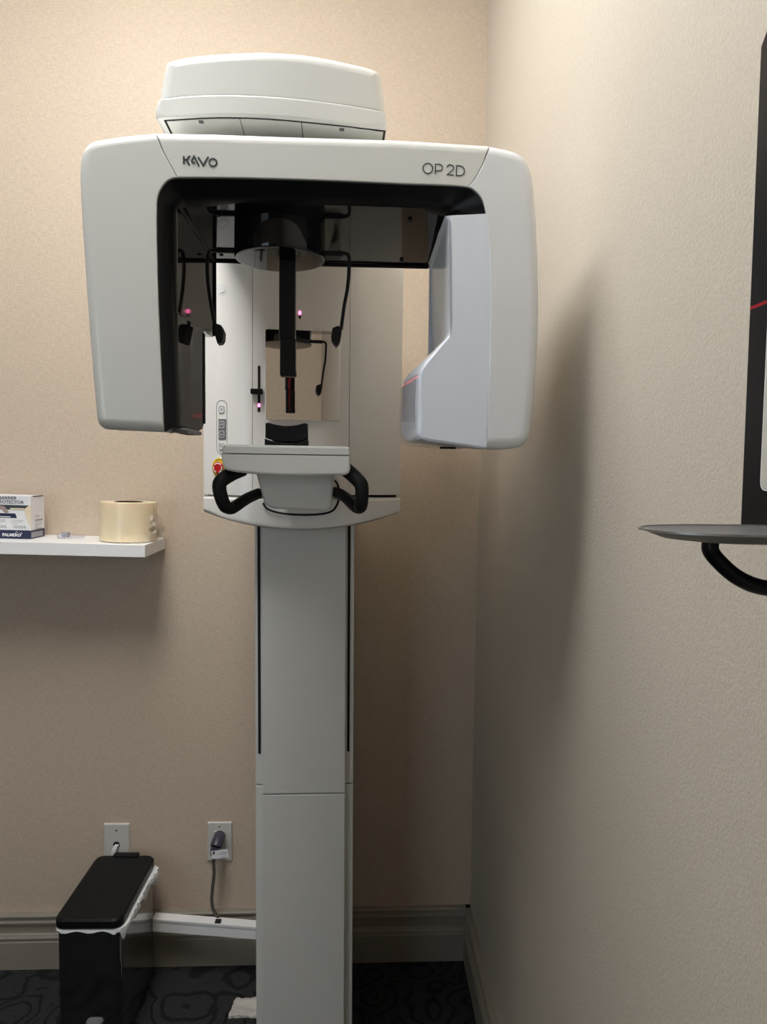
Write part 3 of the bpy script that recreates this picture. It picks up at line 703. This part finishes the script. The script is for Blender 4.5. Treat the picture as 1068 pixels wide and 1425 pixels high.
ctext('PALMERO', 240, 1085, .0110, 'btn', 1.0, .0003)
obj('lettering', strokes([[fpt(330 + 10 * k, 1000 - 30 * math.sin(k / 5 * 3.14)) for k in range(6)], [fpt(*q) for q in ((425, 1060), (470, 1030), (478, 1000), (440, 992))]], .0008, fy - .0004), 'btn', cb)
side = bmesh.new()   # small print on the right end of the carton
for z, a, b, t in ((.060, .30, .62, .0012), (.056, .30, .60, .0012), (.0475, .30, .85, .0040), (.0425, .30, .80, .001), (.036, .30, .80, .0016), (.032, .30, .55, .001), (.0285, .30, .50, .001), (.0255, .30, .75, .001), (.0235, .30, .8, .001)):
    ya, yb = by0 + (by1 - by0) * a, by0 + (by1 - by0) * b; box(bx1, bx1 + .0004, ya, yb, bz0 + z - t / 2, bz0 + z + t / 2, 0, side)
obj('print_line', side, 'greyp', cb)
obj('tuck_flap', box(bx1 - .003, bx1 + .0012, by0 + .012, by1 - .012, bz1 - .002, bz1 + .0006, .0004, seg=1), 'ink', cb)['label'] = 'dark gap of the tuck flap on top'
obj('end_label', box(bx1 + .0003, bx1 + .0008, by0 + .002, by1 - .012, bz0 + .003, bz0 + .017), 'greyp', cb)
def lay_on_shelf(t, x):      # lean a thing with the shelf's slight tilt
    p = Vector((x, 0, sz(x) + H)); bpy.context.view_layer.update()
    t.matrix_world = t.matrix_world @ Matrix.Translation(p) @ Matrix.Rotation(SH, 4, 'Y') @ Matrix.Translation(-p)
lay_on_shelf(rl, rx); lay_on_shelf(cb, bx1)
# clear plastic bite pieces
for (x, y, L_, a, lab) in ((-1.118, -.055, .058, R(-4), 'clear plastic bite block lying behind the other clear one on the shelf'), (-1.110, -.098, .062, R(3), 'clear plastic bite block lying nearer the front edge of the shelf')):
    t = wthing('bite_block', lab, 'bite block', 'clear bite blocks on the shelf')
    z = sz(x) + .0008
    bm = soft_prism(rrect(-.5 * L_, .5 * L_, 0, .0085, .003), -.005, .005, .001, seg=2)
    bm = turn(bm, Matrix.Translation((x, y, z)) @ Matrix.Rotation(a, 4, 'Z') @ Matrix.Rotation(SH, 4, 'Y') @ Matrix.Rotation(0, 4, 'X')); obj('stem', bm, 'clear', t)
    bm = soft_prism(rrect(-.5 * L_ - .004, -.5 * L_ + .014, 0, .013, .002), -.008, .008, .001, seg=2)
    bm = turn(bm, Matrix.Translation((x, y, z)) @ Matrix.Rotation(a, 4, 'Z') @ Matrix.Rotation(SH, 4, 'Y')); obj('bite_pad', bm, 'greyp' if y > -.08 else 'clear', t)

# ------------------------------------------------------------------ wall plates, plug, cord, raceway
def wall_plate(x0, x1, z0, z1, name, label):
    t = wthing(name, label, 'wall plate')
    obj('cover_plate', soft_prism(rrect(x0, x1, z0, z1, .003), -.0065, -.0002, .004), 'plate', t)
    return t
wp = wall_plate(-.7714, -.7008, -1.1430, -1.0278, 'power_outlet', 'white power outlet plate with a plugged-in dark cord, left of the column')
obj('socket', soft_prism(rrect(-.7530, -.7200, -1.0960, -1.0525, .006), -.009, -.005, .001), 'plate', wp)
obj('screw', disc(-.7365, -.0064, -1.0395, .0034, .0034, .0012, 16), 'rim', wp)
vp = wall_plate(-1.0663, -.9930, -1.1440, -1.0285, 'cable_plate', 'white blank wall plate with a cable hole, behind the waste bin')
obj('cable_hole', disc(-1.0298, -.0062, -1.0905, .0095, .0095, .0010, 24), 'slot', vp)['label'] = 'round black cable hole'
obj('screw', disc(-1.0298, -.0064, -1.0478, .0034, .0034, .0012, 16), 'rim', vp)
wc = wthing('data_cable', 'thin white cable coming out of the hole in the wall plate', 'cable')
for dx in (0, .006): obj('strand', tube([(-1.031 + dx, -.006, -1.0905), (-1.033 + dx, -.018, -1.093), (-1.038 + dx, -.022, -1.110), (-1.042 + dx, -.016, -1.150), (-1.042 + dx, -.012, -1.22), (-1.035 + dx, -.022, -1.29), (-1.03 + dx, -.030, -1.445)], .0026, 8), 'tag', wc)
pc_ = wthing('electric_cord', 'dark grey power cord with a purple hospital plug hanging from the wall outlet', 'power cord')
bm = tube([(-.7350, -.009, -1.0660), (-.7355, -.024, -1.0675), (-.7370, -.036, -1.0715), (-.7395, -.046, -1.0800)], [.0165, .0165], 18, sm=4)
pl = obj('plug', bm, 'plug', pc_)
obj('strain_relief', tube([(-.7395, -.046, -1.0790), (-.7430, -.050, -1.0900), (-.7450, -.051, -1.1010)], [.0140, .0085], 14, sm=4), 'plug', pl)
RC = 1.945
obj('cord', tube([(-.7450, -.051, -1.098), (-.7450, -.052, -1.12), (-.7435, -.052, -1.155), (-.7480, -.052, -1.20), (-.7500, -.052, -1.235), (-.7440, -.052, -1.265), (-.7300, -.054, -1.2830)], .0047, 10), 'cord', pc_)
tg = obj('tag', turn(box(0, .046, -.0004, .0004, -.0235, 0), Matrix.Translation((-.7500, -.060, -1.0835)) @ Matrix.Rotation(R(-6), 4, 'Y')), 'tag', pc_); tg['label'] = 'white paper tag on the cord'
bm = bmesh.new()
for u0, u1, z in ((.026, .043, -.006), (.016, .043, -.0095), (.020, .042, -.013), (.028, .042, -.0185)): box(u0, u1, -.0008, -.0004, z - .0004, z + .0004, 0, bm)
obj('tag_print', turn(bm, Matrix.Translation((-.7500, -.060, -1.0835)) @ Matrix.Rotation(R(-6), 4, 'Y')), 'greyp', tg)
# raceway: world coordinates
rcw = thing('cable_raceway', 'white cable raceway running low from the column to the waste bin', 'cable raceway')
def bar(a, b, y0, y1, z0, z1, r):
    bm = box(0, 1, y0, y1, z0, z1, r); a, b = Vector(a), Vector(b); d_ = b - a
    for v in bm.verts: p = a + d_ * v.co.x; v.co = Vector((p.x, p.y + v.co.y, p.z + v.co.z))
    return bm
A, B = (-.579, 1.968, -1.2740), (-.255, 1.945, -1.2870)
obj('channel', bar(A, B, -.001, .027, -.037, -.004, 0), 'shelf', rcw)
obj('lid', bar(A, B, -.003, .028, -.006, 0, 0), 'shelf', rcw)
obj('cord_hole', box(-.402, -.386, 1.955, 1.969, -1.2815, -1.2770), 'slot', rcw)

# ------------------------------------------------------------------ waste bin
wb = thing('waste_bin', 'slim dark chrome waste bin with a black lid in the left corner by the wall', 'waste bin', (-.658, 1.85, 0))
def rbox(x0, x1, y0, y1, z0, z1, rc, re=.002, n=6):
    P = rrect(x0, x1, y0, y1, rc, n); rows = []
    for z, ins in ((z0, re), (z0 + re, 0), (z1 - re, 0), (z1, re)):
        rows.append([(x, y, z) for x, y in offset_poly(P, [ins] * len(P))])
    return loft(rows)
bdy = obj('bin_body', rbox(-.0755, .0785, -.145, .140, -1.447, -1.128, .014, .001), 'chrome', wb, ang=.5)
obj('rim', rbox(-.078, .081, -.148, .142, -1.1330, -1.1285, .018, .001), 'rim', wb)
ld = obj('lid', rbox(-.082, .083, -.152, .143, -1.1285, -1.1020, .024, .005), 'black', wb)
ld['label'] = 'black plastic flip lid'
P = rrect(-.070, .070, -.138, .128, .018); bm = loft([[(x, y, -1.1028) for x, y in P], [(x, y, -1.1012) for x, y in offset_poly(P, [.0015] * len(P))]])
obj('lid_inset', bm, 'rubber', ld)
obj('hinge', box(-.034, .036, .128, .148, -1.108, -1.0965, .003), 'black', wb)
obj('step_pedal', rbox(-.012, .032, -.168, -.140, -1.380, -1.370, .012, .003), 'rim', wb)['label'] = 'bright metal foot pedal'
# liner hanging out of the rim
rows = []; N = 60
P = rrect(-.0785, .0795, -.148, .1385, .016, 6); P = subdiv(P, .012)
for k, (x, y) in enumerate(P):
    cx_, cy_ = .0005, -.005; nx, ny = (1 if x > .0790 else -1 if x < -.0780 else 0), (-1 if y < -.147 else 1 if y > .138 else 0)
    sidef = max(0, min(1, (x - .06) / .02))
    drop = .006 + .003 * math.sin(k * 1.3) + sidef * (.016 + .010 * math.sin(k * .9) + .014 * max(0, y + .02) / .16)
    out = .0015 + sidef * (.006 + .006 * math.sin(k * 1.7) ** 2 + .012 * max(0, (y - .04)) / .1)
    l = math.hypot(x, y) or 1
    dx, dy = (nx, ny) if (nx or ny) else (x / l, y / l)
    rows.append([(x * .985, y * .99, -1.1275), (x + dx * out, y + dy * .0015, -1.1285), (x + dx * (out + .002), y + dy * .003, -1.1285 - drop * .5), (x + dx * out * .7, y + dy * .003, -1.1285 - drop)])
rows.append(rows[0])
obj('bin_liner', loft(rows, closed=False, caps=False), 'bag', wb)['label'] = 'white bin liner folded over the rim'

# cloth on the floor beside the column
ct = bmesh.new(); nx, ny = 14, 10; top_, bot_ = [], []
for i in range(nx + 1):
    for j in range(ny + 1):
        u, v = i / nx, j / ny; x = -.334 + .076 * u + .008 * (v - .5) * (1 - u) + random.uniform(-.0015, .0015); y = 1.816 + .070 * v + random.uniform(-.002, .002)
        z = .010 + .004 * math.sin(5 * u + 3 * v) + .003 * math.sin(11 * v) + random.uniform(0, .0015)
        if i in (0, nx) or j in (0, ny): z *= .55
        top_.append(ct.verts.new((x, y, z))); bot_.append(ct.verts.new((x, y, .0008)))
ix = lambda i, j: i * (ny + 1) + j
for i in range(nx):
    for j in range(ny):
        ct.faces.new((top_[ix(i, j)], top_[ix(i + 1, j)], top_[ix(i + 1, j + 1)], top_[ix(i, j + 1)])); ct.faces.new((bot_[ix(i, j)], bot_[ix(i, j + 1)], bot_[ix(i + 1, j + 1)], bot_[ix(i + 1, j)]))
ed = [ix(i, 0) for i in range(nx + 1)] + [ix(nx, j) for j in range(1, ny + 1)] + [ix(i, ny) for i in range(nx - 1, -1, -1)] + [ix(0, j) for j in range(ny - 1, 0, -1)]
for a, b in zip(ed, ed[1:] + ed[:1]): ct.faces.new((top_[a], bot_[a], bot_[b], top_[b]))
tag(obj('folded_cloth', ct, 'cloth', None, dz=0), 'white folded cloth lying on the dark carpet beside the column', 'cloth')

# ------------------------------------------------------------------ right wall: black framed panel and oval tray
wm = thing('framed_panel', 'black framed panel on the right wall, cut off by the picture edge', 'wall panel')
P = [(.566, -.046), (.566, .3270), (.553, .341), (.180, .341), (.160, .325), (.160, -.046)]
obj('frame', soft_prism([(y, z) for y, z in P], .303, .3322, .002, axis='x'), 'black', wm)
P = rrect(.192, .5375, -.013, .300, .006)
obj('pane_rim', turn(strokes([ring_path(P)], .0014, 0, .0006), Matrix(((0, 1, 0, .303), (1, 0, 0, 0), (0, 0, 1, 0), (0, 0, 0, 1)))), 'tag', wm)['label'] = 'thin white line around the pane'
obj('pane', soft_prism(P, .3022, .304, .0003, axis='x', rmin=.0003, seg=1), 'pane', wm)
tr = thing('wall_tray', 'small oval grey tray with a metal rim on a black arm at the right wall', 'tray')
tx, ty, ta, tb = .2585, .460, .0755, .042
def oval(s, z, e=0): return [(tx + (ta * s + e) * math.copysign(abs(math.cos(t)) ** .82, math.cos(t)), ty + (tb * s + e) * math.copysign(abs(math.sin(t)) ** .9, math.sin(t)), z) for t in [2 * math.pi * k / 64 for k in range(64)]]
ZT = -.0372
obj('dish', loft([oval(.60, ZT - .0075), oval(.82, ZT - .0058), oval(.99, ZT - .0012), oval(.985, ZT - .0004), oval(.88, ZT - .0016), oval(.5, ZT - .0030)]), 'traygrey', tr)
rim_bm = loft([oval(1, ZT - .0012, -.0004), oval(1, ZT - .0012, .0008), oval(1, ZT + .0002, .0008), oval(1, ZT + .0002, -.0004), oval(1, ZT - .0012, -.0004)], caps=False)
obj('rim', rim_bm, 'dullrim', tr)['label'] = 'thin bright metal rim'
obj('arm', tube([(.2275, .460, -.0435), (.2275, .460, -.0510), (.2340, .460, -.0590), (.2450, .460, -.0680), (.2580, .460, -.0740), (.2760, .460, -.0765), (.3050, .460, -.0745), (.3320, .460, -.0690)], .0052, 12, flat=1.1), 'black', tr)['label'] = 'curved black arm'
